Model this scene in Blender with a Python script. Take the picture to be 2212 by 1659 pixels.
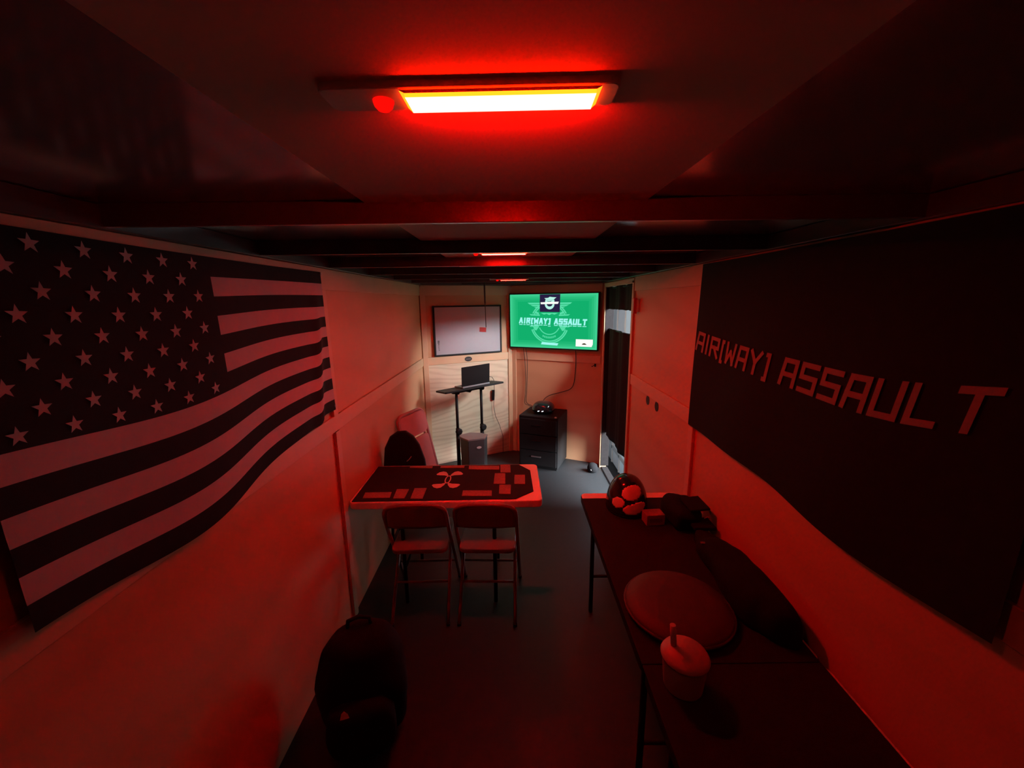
import bpy, bmesh, math, random
from mathutils import Vector, Matrix, Euler, noise

for o in list(bpy.data.objects):
    bpy.data.objects.remove(o)
S = bpy.context.scene
COL = S.collection
R = math.radians

# ------------------------------------------------------------------ camera
F_PX = 868.8
p, y, r = R(11.66), R(-0.065), R(0.71)
fw = Vector((-math.sin(y) * math.cos(p), math.cos(y) * math.cos(p), -math.sin(p)))
rt = Vector((math.cos(y), math.sin(y), 0))
up = rt.cross(fw)
cx_ = rt * math.cos(r) - up * math.sin(r)
cy_ = rt * math.sin(r) + up * math.cos(r)
cam_d = bpy.data.cameras.new('camera')
cam_d.sensor_width = 36.0
cam_d.lens = F_PX / 2212 * 36.0
cam_d.clip_start = 0.02
cam = bpy.data.objects.new('camera', cam_d)
M = Matrix((cx_, cy_, -fw)).transposed().to_4x4()
M.translation = Vector((-0.013, 0.0, 1.935))
cam.matrix_world = M
COL.objects.link(cam)
S.camera = cam

# ------------------------------------------------------------------ world, daylight, exposure
S.view_settings.view_transform = 'Standard'
S.view_settings.look = 'None'
S.view_settings.exposure = 0.0
S.view_settings.gamma = 1.0
S.view_settings.use_curve_mapping = False
W = bpy.data.worlds.new('sky')
S.world = W
W.use_nodes = True
W.node_tree.nodes['Background'].inputs[0].default_value = (0.72, 0.86, 1.0, 1)
W.node_tree.nodes['Background'].inputs[1].default_value = 0.45
sun_d = bpy.data.lights.new('hazy_sun', 'SUN')
sun_d.energy = 40.0
sun_d.angle = R(50)
sun_d.color = (0.90, 0.97, 1.0)
sun = bpy.data.objects.new('hazy_sun', sun_d)
sun.rotation_euler = Vector((-0.76, 0.42, -0.46)).to_track_quat('-Z', 'Y').to_euler()
sun.location = (6, 0, 5)
COL.objects.link(sun)
LAMPS = [(8.0, 1.2, 1.0), (540.0, 1.4, 1.1), (390.0, 0.9, 0.5)]   # near, middle, far
RIMS = [(620.0, 0.75, 0.02), (60.0, 0.40, 0.15), (40.0, 0.30, 0.20)]  # near lamp's rim overdriven to put a bloom glow on the ceiling
NRIMS = [(150.0, 0.75, 0.02), (60.0, 0.40, 0.15), (40.0, 0.30, 0.20)]
BEVELS = [(8.0, 0.75, 0.02), (60.0, 0.40, 0.15), (40.0, 0.30, 0.20)]
ENDS = [(16.0, 0.6, 0.02), (20.0, 0.2, 0.05), (10.0, 0.2, 0.1)]
TV_K = 1.0
S.cycles.use_denoising = True
S.cycles.max_bounces = 10
S.cycles.diffuse_bounces = 6
S.cycles.sample_clamp_indirect = 8.0

# ------------------------------------------------------------------ materials
def nodes(name):
    m = bpy.data.materials.new(name)
    m.use_nodes = True
    nt = m.node_tree
    return m, nt, nt.nodes['Principled BSDF']

def mat(name, col, rough=0.6, metal=0.0, spec=0.5, var=0.12, scale=18.0, bump=0.0, coat=0.0, sheen=0.0):
    """principled surface with a little procedural mottling"""
    m, nt, b = nodes(name)
    tc = nt.nodes.new('ShaderNodeTexCoord')
    n = nt.nodes.new('ShaderNodeTexNoise')
    n.inputs['Scale'].default_value = scale
    n.inputs['Detail'].default_value = 5
    nt.links.new(tc.outputs['Object'], n.inputs['Vector'])
    mx = nt.nodes.new('ShaderNodeMix')
    mx.data_type = 'RGBA'
    mx.inputs['A'].default_value = (*[c * (1 - var) for c in col], 1)
    mx.inputs['B'].default_value = (*[min(1, c * (1 + var)) for c in col], 1)
    nt.links.new(n.outputs['Fac'], mx.inputs['Factor'])
    nt.links.new(mx.outputs['Result'], b.inputs['Base Color'])
    b.inputs['Roughness'].default_value = rough
    b.inputs['Metallic'].default_value = metal
    b.inputs['Specular IOR Level'].default_value = spec
    b.inputs['Coat Weight'].default_value = coat
    b.inputs['Sheen Weight'].default_value = sheen
    if bump:
        bp = nt.nodes.new('ShaderNodeBump')
        bp.inputs['Strength'].default_value = bump
        bp.inputs['Distance'].default_value = 0.002
        nt.links.new(n.outputs['Fac'], bp.inputs['Height'])
        nt.links.new(bp.outputs['Normal'], b.inputs['Normal'])
    return m

def plywood(name, c0, c1, grain=1.0, stretch=(1.2, 1.2, 6.0), rough=0.55, wscale=0.9, dist=9.0, rings=None):
    m, nt, b = nodes(name)
    tc = nt.nodes.new('ShaderNodeTexCoord')
    mp = nt.nodes.new('ShaderNodeMapping')
    mp.inputs['Scale'].default_value = stretch
    nt.links.new(tc.outputs['Object'], mp.inputs['Vector'])
    wv = nt.nodes.new('ShaderNodeTexWave')
    wv.bands_direction = 'Z'
    if rings:
        wv.wave_type = 'RINGS'
        wv.rings_direction = 'Y'
        mp.inputs['Location'].default_value = rings
    wv.inputs['Scale'].default_value = wscale
    wv.inputs['Distortion'].default_value = dist
    wv.inputs['Detail'].default_value = 2.5
    wv.inputs['Detail Scale'].default_value = 0.7
    nt.links.new(mp.outputs['Vector'], wv.inputs['Vector'])
    ns = nt.nodes.new('ShaderNodeTexNoise')
    ns.inputs['Scale'].default_value = 1.6
    ns.inputs['Detail'].default_value = 6
    nt.links.new(tc.outputs['Object'], ns.inputs['Vector'])
    rp = nt.nodes.new('ShaderNodeMath')
    rp.operation = 'POWER'
    rp.inputs[1].default_value = 2.2
    nt.links.new(wv.outputs['Fac'], rp.inputs[0])
    ad = nt.nodes.new('ShaderNodeMath')
    ad.operation = 'MULTIPLY_ADD'
    ad.inputs[1].default_value = grain
    nt.links.new(rp.outputs[0], ad.inputs[0])
    sc = nt.nodes.new('ShaderNodeMath')
    sc.operation = 'MULTIPLY_ADD'
    sc.inputs[1].default_value = 0.5
    sc.inputs[2].default_value = -0.12
    sc.use_clamp = True
    nt.links.new(ns.outputs['Fac'], sc.inputs[0])
    nt.links.new(sc.outputs[0], ad.inputs[2])
    ad.use_clamp = True
    mx = nt.nodes.new('ShaderNodeMix')
    mx.data_type = 'RGBA'
    mx.inputs['A'].default_value = (*c0, 1)
    mx.inputs['B'].default_value = (*c1, 1)
    nt.links.new(ad.outputs[0], mx.inputs['Factor'])
    nt.links.new(mx.outputs['Result'], b.inputs['Base Color'])
    b.inputs['Roughness'].default_value = rough
    b.inputs['Specular IOR Level'].default_value = 0.35
    return m

def emit(name, col, k=1.0):
    m = bpy.data.materials.new(name)
    m.use_nodes = True
    nt = m.node_tree
    nt.nodes.remove(nt.nodes['Principled BSDF'])
    e = nt.nodes.new('ShaderNodeEmission')
    e.inputs[0].default_value = (*col, 1)
    e.inputs[1].default_value = k
    nt.links.new(e.outputs[0], nt.nodes['Material Output'].inputs[0])
    return m

MT = {}
MT['ply'] = plywood('birch_plywood', (0.64, 0.37, 0.21), (0.48, 0.25, 0.13), 0.25, (0.9, 0.9, 1.2))
MT['ply_nose'] = plywood('lit_plywood', (0.72, 0.61, 0.45), (0.50, 0.37, 0.24), 0.42, (0.45, 0.45, 1.9), wscale=3.4, dist=13.0, rings=(0.10, 0, -1.55))  # paler copy of the plywood: daylight on the panel put into its colour
MT['trim'] = mat('pine_trim', (0.64, 0.41, 0.25), 0.5, var=0.1, scale=7)
MT['ceil'] = mat('glossy_ceiling_sheet', (0.50, 0.46, 0.45), 0.17, metal=0.7, spec=0.7, var=0.05, scale=3)
MT['ceilmid'] = mat('matte_ceiling_panel', (0.66, 0.54, 0.46), 0.75, spec=0.25, var=0.08, scale=4)
MT['rib'] = mat('painted_steel_rib', (0.07, 0.06, 0.058), 0.3, spec=0.5, var=0.1, scale=9)
MT['floor'] = mat('black_rubber_floor', (0.020, 0.022, 0.025), 0.5, spec=0.4, var=0.25, scale=30, bump=0.15)
MT['white'] = mat('white_plastic', (0.80, 0.79, 0.77), 0.4, var=0.04)
MT['edge'] = mat('white_table_plastic', (0.86, 0.80, 0.76), 0.45, var=0.05, scale=60, bump=0.1)
MT['black'] = mat('black_plastic', (0.010, 0.010, 0.011), 0.55, spec=0.22, var=0.2)
MT['blackgloss'] = mat('black_gloss_plastic', (0.012, 0.012, 0.014), 0.12, spec=0.7, var=0.1)
MT['fabric'] = mat('black_fabric', (0.010, 0.010, 0.012), 0.9, spec=0.15, var=0.3, scale=60, bump=0.3)
MT['navy'] = mat('dark_curtain_cloth', (0.020, 0.017, 0.018), 0.9, spec=0.15, var=0.3, scale=40, bump=0.3)
MT['matcloth'] = mat('black_mat_rubber', (0.018, 0.012, 0.013), 0.85, spec=0.2, var=0.25, scale=80, bump=0.2)
MT['logo'] = mat('white_mat_print', (0.70, 0.62, 0.58), 0.6, var=0.05)
MT['card'] = mat('speckled_card', (0.30, 0.20, 0.18), 0.8, var=0.45, scale=120, bump=0.2)
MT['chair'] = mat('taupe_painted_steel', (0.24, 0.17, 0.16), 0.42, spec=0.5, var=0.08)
MT['chairlit'] = mat('lit_taupe_vinyl', (0.48, 0.26, 0.26), 0.45, spec=0.4, var=0.1)  # door light on the folded chair is put into this paler colour
MT['flagblack'] = mat('black_flag_nylon', (0.010, 0.008, 0.009), 0.8, spec=0.2, var=0.3, scale=30)
MT['flagwhite'] = mat('pale_flag_nylon', (0.46, 0.40, 0.40), 0.7, spec=0.25, var=0.06, scale=30)
MT['bannerink'] = mat('pale_banner_print', (0.30, 0.26, 0.26), 0.8, var=0.1)
MT['board'] = mat('whiteboard_enamel', (0.42, 0.41, 0.45), 0.12, spec=0.2, var=0.02)
MT['ink'] = mat('black_marker_ink', (0.02, 0.02, 0.02), 0.7)
MT['metal'] = mat('grey_steel', (0.45, 0.45, 0.47), 0.35, metal=0.9, var=0.05)
MT['bin'] = mat('charcoal_bin_plastic', (0.055, 0.062, 0.066), 0.5, var=0.08)
MT['binlid'] = mat('grey_bin_lid', (0.20, 0.18, 0.18), 0.5, var=0.06)
MT['silver'] = mat('silver_badge', (0.6, 0.6, 0.6), 0.4, var=0.03)
MT['red'] = mat('red_plastic', (0.50, 0.02, 0.02), 0.4, var=0.06)
MT['tagpink'] = mat('faded_red_tag', (0.55, 0.20, 0.20), 0.6, var=0.1)
MT['paper'] = mat('white_paper', (0.75, 0.72, 0.70), 0.7, var=0.04)
MT['cable'] = mat('black_cable', (0.035, 0.022, 0.018), 0.6)
MT['screenoff'] = mat('dark_laptop_glass', (0.012, 0.009, 0.014), 0.5, spec=0.1, var=0.2, scale=6)
MT['alu'] = mat('grey_laptop_shell', (0.22, 0.24, 0.26), 0.4, metal=0.3, var=0.05)
MT['cup'] = mat('pale_cup_plastic', (0.42, 0.34, 0.33), 0.45, var=0.06)
MT['cushion'] = mat('brown_cushion_vinyl', (0.060, 0.035, 0.032), 0.6, var=0.2)
MT['grey'] = mat('grey_webbing', (0.16, 0.12, 0.12), 0.8, var=0.1)
MT['asphalt'] = mat('asphalt_ground', (0.022, 0.024, 0.026), 0.9, var=0.4, scale=8)
MT['side_cream'] = mat('cream_siding', (0.85, 0.84, 0.74), 0.6, var=0.05)
MT['side_grey'] = mat('grey_siding', (0.34, 0.35, 0.36), 0.6, var=0.15, scale=4)
MT['side_light'] = mat('light_grey_siding', (0.55, 0.57, 0.60), 0.6, var=0.1, scale=4)
MT['side_blue'] = mat('pale_blue_siding', (0.70, 0.86, 0.95), 0.6, var=0.05)
for i_ in range(3):
    MT['lamp%d' % i_] = emit('red_lamp_diffuser', LAMPS[i_])
    MT['rim%d' % i_] = emit('red_lamp_diffuser_rim', RIMS[i_])
    MT['nrim%d' % i_] = emit('red_lamp_diffuser_near_rim', NRIMS[i_])
    MT['bev%d' % i_] = emit('red_lamp_diffuser_bevel', BEVELS[i_])
    MT['end%d' % i_] = emit('red_lamp_diffuser_end', ENDS[i_])
MT['dome'] = emit('dome_painted_glow', (1.1, 0.004, 0.002))  # lamplight on the sensor dome is put in as its own glow
MT['led'] = emit('white_indicator_led', (1.0, 1.0, 1.1), 2.0)
for k_, c_ in dict(scr_g=(0.006, 0.43, 0.15), scr_e0=(0.050, 0.62, 0.28), scr_e1=(0.034, 0.56, 0.24), scr_e2=(0.022, 0.51, 0.20), scr_e3=(0.013, 0.47, 0.175), scr_r=(0.10, 0.74, 0.40), scr_t=(0.36, 0.95, 0.88),
                   scr_p=(0.022, 0.014, 0.055), scr_w=(1.0, 1.0, 0.95), scr_m=(0.50, 0.92, 0.80), scr_k=(0.06, 0.05, 0.02)).items():
    MT[k_] = emit('screen_' + k_, c_, TV_K)

# ------------------------------------------------------------------ mesh helpers
I4 = Matrix.Identity(4)

class MB:
    """collects shapes in one bmesh, with material slots"""
    def __init__(s):
        s.bm = bmesh.new()
        s.mats = []
    def slot(s, m):
        if m not in s.mats:
            s.mats.append(m)
        return s.mats.index(m)
    def face(s, vs, m=None, smooth=False):
        try:
            f = s.bm.faces.new(vs)
        except ValueError:
            return None
        f.material_index = s.slot(m) if m else 0
        f.smooth = smooth
        return f
    def box(s, c, d, m=None, T=I4, taper=1.0):
        c = Vector(c)
        hx, hy, hz = d[0] / 2, d[1] / 2, d[2] / 2
        v = []
        for z in (-1, 1):
            t = taper if z > 0 else 1.0
            for (a, b) in ((-1, -1), (1, -1), (1, 1), (-1, 1)):
                v.append(s.bm.verts.new(T @ (c + Vector((a * hx * t, b * hy * t, z * hz)))))
        for q in ((3, 2, 1, 0), (4, 5, 6, 7), (0, 1, 5, 4), (1, 2, 6, 5), (2, 3, 7, 6), (3, 0, 4, 7)):
            s.face([v[i] for i in q], m)
        return s
    def prism(s, pts, z0, z1, m=None, T=I4, mside=None):
        a = [s.bm.verts.new(T @ Vector((x, y_, z0))) for x, y_ in pts]
        b = [s.bm.verts.new(T @ Vector((x, y_, z1))) for x, y_ in pts]
        s.face(a[::-1], m)
        s.face(b, m)
        n = len(pts)
        for i in range(n):
            s.face([a[i], a[(i + 1) % n], b[(i + 1) % n], b[i]], mside or m)
        return s
    def tube(s, pts, rad, m=None, n=10, T=I4, closed=False):
        P = [Vector(q) for q in pts]
        rings = []
        N = len(P)
        prev = None
        for i in range(N):
            if closed:
                t = (P[(i + 1) % N] - P[i - 1]).normalized()
            else:
                t = (P[min(i + 1, N - 1)] - P[max(i - 1, 0)]).normalized()
            if prev is None:
                u = t.orthogonal().normalized()
            else:
                u = (prev - t * prev.dot(t))
                u = u.normalized() if u.length > 1e-6 else t.orthogonal().normalized()
            prev = u
            w = t.cross(u)
            rr = rad[i] if isinstance(rad, (list, tuple)) else rad
            rings.append([s.bm.verts.new(T @ (P[i] + (u * math.cos(a) + w * math.sin(a)) * rr))
                          for a in [2 * math.pi * k / n for k in range(n)]])
        for i in range(N if closed else N - 1):
            A, B = rings[i], rings[(i + 1) % N]
            for k in range(n):
                s.face([A[k], A[(k + 1) % n], B[(k + 1) % n], B[k]], m, True)
        if not closed:
            s.face(rings[0][::-1], m)
            s.face(rings[-1], m)
        return s
    def lathe(s, prof, m=None, n=28, T=I4, cap=True):
        rings = []
        for (rr, z) in prof:
            rings.append([s.bm.verts.new(T @ Vector((rr * math.cos(a), rr * math.sin(a), z)))
                          for a in [2 * math.pi * k / n for k in range(n)]])
        for A, B in zip(rings, rings[1:]):
            for k in range(n):
                s.face([A[k], A[(k + 1) % n], B[(k + 1) % n], B[k]], m, True)
        if cap:
            s.face(rings[0][::-1], m)
            s.face(rings[-1], m)
        return s
    def blob(s, c, d, e=3.0, m=None, T=I4, nu=32, nv=20, amp=0.0, fr=4.0, seed=0.0, fn=None):
        """soft superellipsoid for bags and cloth"""
        c = Vector(c)
        pw = lambda q: math.copysign(abs(q) ** (2.0 / e), q)
        rings = []
        for j in range(1, nv):
            ph = -math.pi / 2 + math.pi * j / nv
            ring = []
            for i in range(nu):
                th = 2 * math.pi * i / nu
                v = Vector((pw(math.cos(ph)) * pw(math.cos(th)) * d[0] / 2,
                            pw(math.cos(ph)) * pw(math.sin(th)) * d[1] / 2,
                            pw(math.sin(ph)) * d[2] / 2))
                if amp:
                    v *= 1 + amp * noise.noise(v * fr / max(d) + Vector((seed, seed * 1.7, 0)))
                if fn:
                    v = fn(v)
                ring.append(s.bm.verts.new(T @ (c + v)))
            rings.append(ring)
        for A, B in zip(rings, rings[1:]):
            for k in range(nu):
                s.face([A[k], A[(k + 1) % nu], B[(k + 1) % nu], B[k]], m, True)
        s.face(rings[0][::-1], m, True)
        s.face(rings[-1], m, True)
        return s
    def build(s, name, m=None, parent=None, bevel=0.0, seg=2, smooth=False, loc=None, rot=None):
        bmesh.ops.recalc_face_normals(s.bm, faces=s.bm.faces)
        me = bpy.data.meshes.new(name)
        s.bm.to_mesh(me)
        s.bm.free()
        for mm in (s.mats or [m]):
            me.materials.append(MT[mm])
        if smooth:
            for f in me.polygons:
                f.use_smooth = True
        o = bpy.data.objects.new(name, me)
        COL.objects.link(o)
        if parent is not None:
            o.parent = parent
        if loc is not None:
            o.location = loc
        if rot is not None:
            o.rotation_euler = rot
        if bevel:
            b = o.modifiers.new('bevel', 'BEVEL')
            b.width = bevel
            b.segments = seg
            b.limit_method = 'ANGLE'
            b.angle_limit = R(40)
        return o

def tag(o, label, cat, group=None):
    o['label'] = label
    o['category'] = cat
    if group:
        o['group'] = group
    return o

def struct(o):
    o['kind'] = 'structure'
    return o

def thing(name, label, cat, loc=(0, 0, 0), rotz=0.0, group=None, rot=None):
    o = bpy.data.objects.new(name, None)
    COL.objects.link(o)
    o.empty_display_size = 0.1
    o.location = loc
    o.rotation_euler = rot if rot is not None else (0, 0, rotz)
    return tag(o, label, cat, group)

def copy_tree(o, parent=None):
    c = o.copy()
    COL.objects.link(c)
    if parent is not None:
        c.parent = parent
    for ch in [q for q in bpy.data.objects if q.parent == o]:
        copy_tree(ch, c)
    return c

def arc(cx, cy, rad, a0, a1, n):
    return [(cx + rad * math.cos(R(a0 + (a1 - a0) * i / n)), cy + rad * math.sin(R(a0 + (a1 - a0) * i / n))) for i in range(n + 1)]

def rrect(w, h, rad, n=5, cx=0, cy=0):
    out = []
    for (sx, sy, a) in ((1, -1, -90), (1, 1, 0), (-1, 1, 90), (-1, -1, 180)):
        out += arc(cx + sx * (w / 2 - rad), cy + sy * (h / 2 - rad), rad, a, a + 90, n)
    return out

# stroke letters on a unit cell
GL = {
    'A': [[(0, 0), (.12, 1), (1, 1), (1, 0)], [(.05, .42), (1, .42)]],
    'I': [[(.5, 0), (.5, 1)]],
    'R': [[(0, 0), (0, 1), (1, 1), (1, .5), (0, .5)], [(.45, .5), (1, 0)]],
    '[': [[(.8, 1), (.3, 1), (.3, -.12), (.8, -.12)]],
    'W': [[(0, 1), (.1, 0), (.5, .6), (.9, 0), (1, 1)]],
    'Y': [[(0, 1), (.5, .5), (1, 1)], [(.5, .5), (.5, 0)]],
    ']': [[(.2, 1), (.7, 1), (.7, -.12), (.2, -.12)]],
    'S': [[(1, 1), (0, 1), (0, .52), (1, .52), (1, 0), (0, 0)]],
    'U': [[(0, 1), (0, 0), (1, 0), (1, 1)]],
    'L': [[(0, 1), (0, 0), (.9, 0)]],
    'T': [[(0, 1), (1, 1)], [(.5, 1), (.5, 0)]],
    'a': [[(0, 0), (.4, 1), (.6, 1), (1, 0)], [(.2, .36), (.8, .36)]],
}

def strokes(mb, ch, fn, w, h, t, m, slant=0.0):
    """fn(x, y) maps flat letter coordinates to a point of the surface"""
    for line in GL[ch]:
        for (a, b) in zip(line, line[1:]):
            a = Vector((a[0] * w, a[1] * h))
            b = Vector((b[0] * w, b[1] * h))
            d = (b - a).normalized()
            a2, b2 = a - d * t * 0.5, b + d * t * 0.5
            nrm = Vector((-d.y, d.x)) * t * 0.5
            pts = [a2 - nrm, b2 - nrm, b2 + nrm, a2 + nrm]
            mb.face([mb.bm.verts.new(fn(q.x + slant * q.y, q.y)) for q in pts], m)

# ------------------------------------------------------------------ the trailer shell
HW, YC, YA, YB, HC = 1.025, 4.55, 5.05, -2.6, 2.175
AV = math.atan2(YA - YC, HW)              # angle of the nose walls
LV = math.hypot(YA - YC, HW)              # their length
TH = 0.06

m = MB()
m.prism([(-HW - TH, YB - TH), (HW + TH, YB - TH), (HW + TH, YC + .03), (0, YA + .07), (-HW - TH, YC + .03)], -0.08, 0.0, 'floor')
struct(m.build('floor'))
m = MB()
m.prism([(-HW - TH, YB - TH), (HW + TH, YB - TH), (HW + TH, YC + .03), (0, YA + .07), (-HW - TH, YC + .03)], HC, HC + .06, 'ceil')
struct(m.build('ceiling'))

DY0, DY1, DZ1 = 3.46, 4.44, 2.07          # side door opening
m = MB()
m.box((-HW - TH / 2, (YB + YC + .03) / 2, HC / 2), (TH, YC + .03 - YB, HC), 'ply')
struct(m.build('wall_left'))
m = MB()
m.box((HW + TH / 2, (YB + DY0) / 2, HC / 2), (TH, DY0 - YB, HC), 'ply')
m.box((HW + TH / 2, (DY1 + YC + .03) / 2, HC / 2), (TH, YC + .03 - DY1, HC), 'ply')
m.box((HW + TH / 2, (DY0 + DY1) / 2, (DZ1 + HC) / 2), (TH, DY1 - DY0, HC - DZ1), 'ply')
m.box((HW + TH / 2, (DY0 + DY1) / 2, 0.004), (TH, DY1 - DY0, 0.008), 'navy')
struct(m.build('wall_right'))
m = MB()
m.box((0, YB - TH / 2, HC / 2), (2 * HW + 2 * TH, TH, HC), 'ply')
struct(m.build('wall_back'))
# nose walls: local x along the wall, local -y into the room
VL = dict(loc=(-HW, YC, 0), rot=(0, 0, AV))
VR = dict(loc=(0, YA, 0), rot=(0, 0, -AV))
def MV(fr):
    return Matrix.Translation(fr['loc']) @ Euler(fr['rot']).to_matrix().to_4x4()
MVL, MVR = MV(VL), MV(VR)
for nm, fr in (('wall_front_left', VL), ('wall_front_right', VR)):
    m = MB()
    m.box((LV / 2, TH / 2, 0.62), (LV + .02, TH, 1.24), 'ply_nose' if fr is VL else 'ply')
    m.box((LV / 2, TH / 2, (1.24 + HC) / 2), (LV + .02, TH, HC - 1.24), 'ply')
    struct(m.build(nm, loc=fr['loc'], rot=fr['rot']))

TN = [0]
def trim(mb, **k):
    TN[0] += 1
    return struct(mb.build('trim_%d' % TN[0], bevel=0.002, seg=1, **k))

BT = 0.012
# horizontal boards: under the ceiling, at half height, at the floor
for (z0, z1) in ((2.005, 2.118), (1.22, 1.31)):
    trim(MB().box((-HW + BT / 2, (YB + YC - .01) / 2, (z0 + z1) / 2), (BT, YC - .01 - YB, z1 - z0), 'trim'))
    if z0 > 2 :
        trim(MB().box((HW - BT / 2, (YB + DY0 - .05) / 2, (z0 + z1) / 2), (BT, DY0 - .05 - YB, z1 - z0), 'trim'))
    else:
        trim(MB().box((HW - BT / 2, (YB + DY0 - .05) / 2, (z0 + z1) / 2), (BT, DY0 - .05 - YB, z1 - z0), 'trim'))
    for fr in (VL, VR):
        trim(MB().box((LV / 2, -BT / 2, (z0 + z1) / 2), (LV - .03, BT, z1 - z0), 'trim'), loc=fr['loc'], rot=fr['rot'])
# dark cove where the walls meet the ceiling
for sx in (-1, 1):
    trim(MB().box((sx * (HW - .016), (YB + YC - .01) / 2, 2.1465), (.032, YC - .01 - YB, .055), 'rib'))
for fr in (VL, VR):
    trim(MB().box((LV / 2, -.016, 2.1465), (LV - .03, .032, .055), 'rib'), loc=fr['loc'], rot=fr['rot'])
# upright battens
BW = 0.055
for yy in (-1.4, 2.2):
    for sx in (-1, 1):
        for (z0, z1) in ((0.0, 1.22), (1.31, 2.005)):
            trim(MB().box((sx * (HW - .009), yy, (z0 + z1) / 2), (.018, BW, z1 - z0), 'trim'))
for (fr, x) in ((VL, .035), (VL, LV - .03), (VR, .03)):
    trim(MB().box((x, -.008, 1.05), (.06, .016, 2.1), 'trim'), loc=fr['loc'], rot=fr['rot'])
# door casing
for (yy, w) in ((DY0 - .022, .045), (DY1 + .022, .045)):
    trim(MB().box((HW - .008, yy, 1.045), (.018, w, 2.09), 'trim'))
trim(MB().box((HW - .008, (DY0 + DY1) / 2, DZ1 + .02), (.018, DY1 - DY0 + .09, .04), 'trim'))
for (c, d) in (((HW + TH / 2 + .01, DY1 - .003, 1.045), (TH + .03, .006, 2.04)), ((HW + TH / 2 + .01, DY0 + .003, 1.045), (TH + .03, .006, 2.04)),
               ((HW + TH / 2 + .01, (DY0 + DY1) / 2, .010), (TH + .01, DY1 - DY0, .004))):
    trim(MB().box(c, d, 'navy'))  # dark jamb and sill liners added to soak up bounced sunlight
# ceiling bows and the pale middle sheet
for k in range(-4, 8):
    yf = 1.03 + 0.617 * k
    hw = min(HW, (YA - yf - .04) * HW / (YA - YC)) - .004
    if hw < .1 or k == -1:
        continue
    mb = MB()
    mb.box((0, yf + .003, 2.1485), (2 * hw, .006, .053), 'rib')
    mb.box((0, yf + .009, 2.1235), (2 * hw, .018, .003), 'metal')
    trim(mb)
trim(MB().box((-.02, (YB + 4.6) / 2, HC - .003), (.68, 4.6 - YB, .006), 'ceilmid'))

# ------------------------------------------------------------------ outside the side door
o = struct(MB().box((8, 6, -.75), (13.6, 30, .1), 'asphalt').build('ground_outside'))
# neighbouring trailer parked alongside, seen through the door gaps
nt_ = thing('parked_trailer', 'grey sided trailer parked outside, seen through the door gaps', 'trailer', (1.62, 6.0, -.70), 0)
b = MB()
for (y0, y1, mm) in ((-.75, -.23, 'side_blue'), (-.23, .19, 'side_light'), (.19, .59, 'side_grey'), (.59, 5.0, 'side_cream')):
    b.box((.6, (y0 + y1) / 2, 1.47), (1.2, y1 - y0, 2.86), mm)
b.build('body', parent=nt_)
b = MB()
for yy in (-.75, -.23, .19, .59):
    b.box((-.008, yy, 1.47), (.02, .03, 2.86), 'side_light')
b.box((-.008, 2.1, .30), (.02, 5.7, .05), 'side_grey')
b.build('corner_trim', parent=nt_)

# ------------------------------------------------------------------ lamps
def lamp(loc, label, rz, li):
    """housing top at the local origin, hanging down"""
    t = thing('ceiling_light', label, 'light', loc, rz, 'red ceiling lights')
    L, D = .222, .042
    MB().prism(rrect(L + .11, D + .012, .012, cx=-.035), -.0135, 0, 'white').build('housing', parent=t, bevel=.002)
    b = MB()
    prof = [(-D / 2, -.0135), (-D / 2 + .0003, -.0162), (-D / 2 + .0008, -.0185), (-D / 2 + .0022, -.0195), (D / 2 - .0022, -.0195), (D / 2 - .0008, -.0185), (D / 2, -.0135)]
    xs = [(-L / 2, 'lamp'), (L / 2, 'lamp')]
    rows = []
    for x, sgn in ((-L / 2, 1), (L / 2, -1)):
        rows.append([b.bm.verts.new((x + sgn * (.006 if z < -.015 else 0), yy, z)) for yy, z in prof])
    for i in range(len(prof) - 1):
        b.face([rows[0][i], rows[1][i], rows[1][i + 1], rows[0][i + 1]], ('red', 'nrim%d' % li, 'bev%d' % li, 'lamp%d' % li, 'bev%d' % li, 'rim%d' % li)[i])
    b.face(rows[0], 'end%d' % li)
    b.face(rows[1], 'end%d' % li)
    b.build('diffuser', parent=t)
    b = MB()
    b.lathe([(.0125, -.010), (.0120, -.015), (.0105, -.0195), (.007, -.023), (.0025, -.0245)], 'dome', n=24)
    q = b.build('sensor_dome', parent=t, loc=(-L / 2 - .024, 0.002, 0))
    MB().prism(rrect(.05, .03, .006), -.013, -.010, 'white').build('sensor_plate', parent=t, loc=(-L / 2 - .03, 0, 0))
    return t
lamp((-.021, .5135, 2.175), 'large nearest of three red glowing ceiling lights', R(-1.2), 0)
lamp((-.043, 2.03, 2.175), 'middle of three red ceiling lights, between two dark bows', R(-1.2), 1)
lamp((.012, 3.545, 2.127), 'farthest and smallest red ceiling light, above the television', R(-2), 2)

# ------------------------------------------------------------------ flags on the side walls
def flag_pt(s, t):
    """s 0..1 along the wall from the near end, t 0..1 down"""
    Y = .70 + s * 1.475
    sag = 4 * s * (1 - s)
    z0 = 2.095 - .006 * sag
    z1 = 1.300 - .055 * math.sin(math.pi * min(1, s * 1.35) ** 1.0) * (s < .74) - (.0 if s < .74 else 0) + .035 * max(0, s - .8) / .2
    z1 = 1.305 - .075 * math.exp(-((s - .28) / .26) ** 2) + .025 * s
    fold = .028 / (1 + math.exp(-(s - .905 + .09 * (t - .5)) / .009)) * max(0, min(1, (t - .22) * 3))
    z = z0 + (z1 - z0) * t + fold + .008 * math.sin(9 * s + 1.0) * t
    x = -HW + .022 + .010 * math.sin(s * 16 + t * 2.2) * (.3 + t) * .6 + .012 * t
    x += .022 * math.exp(-((s - .905 + .09 * (t - .5)) / .035) ** 2) * min(1, t * 2)
    return Vector((max(x, -HW + .0205), Y, z))

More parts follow.
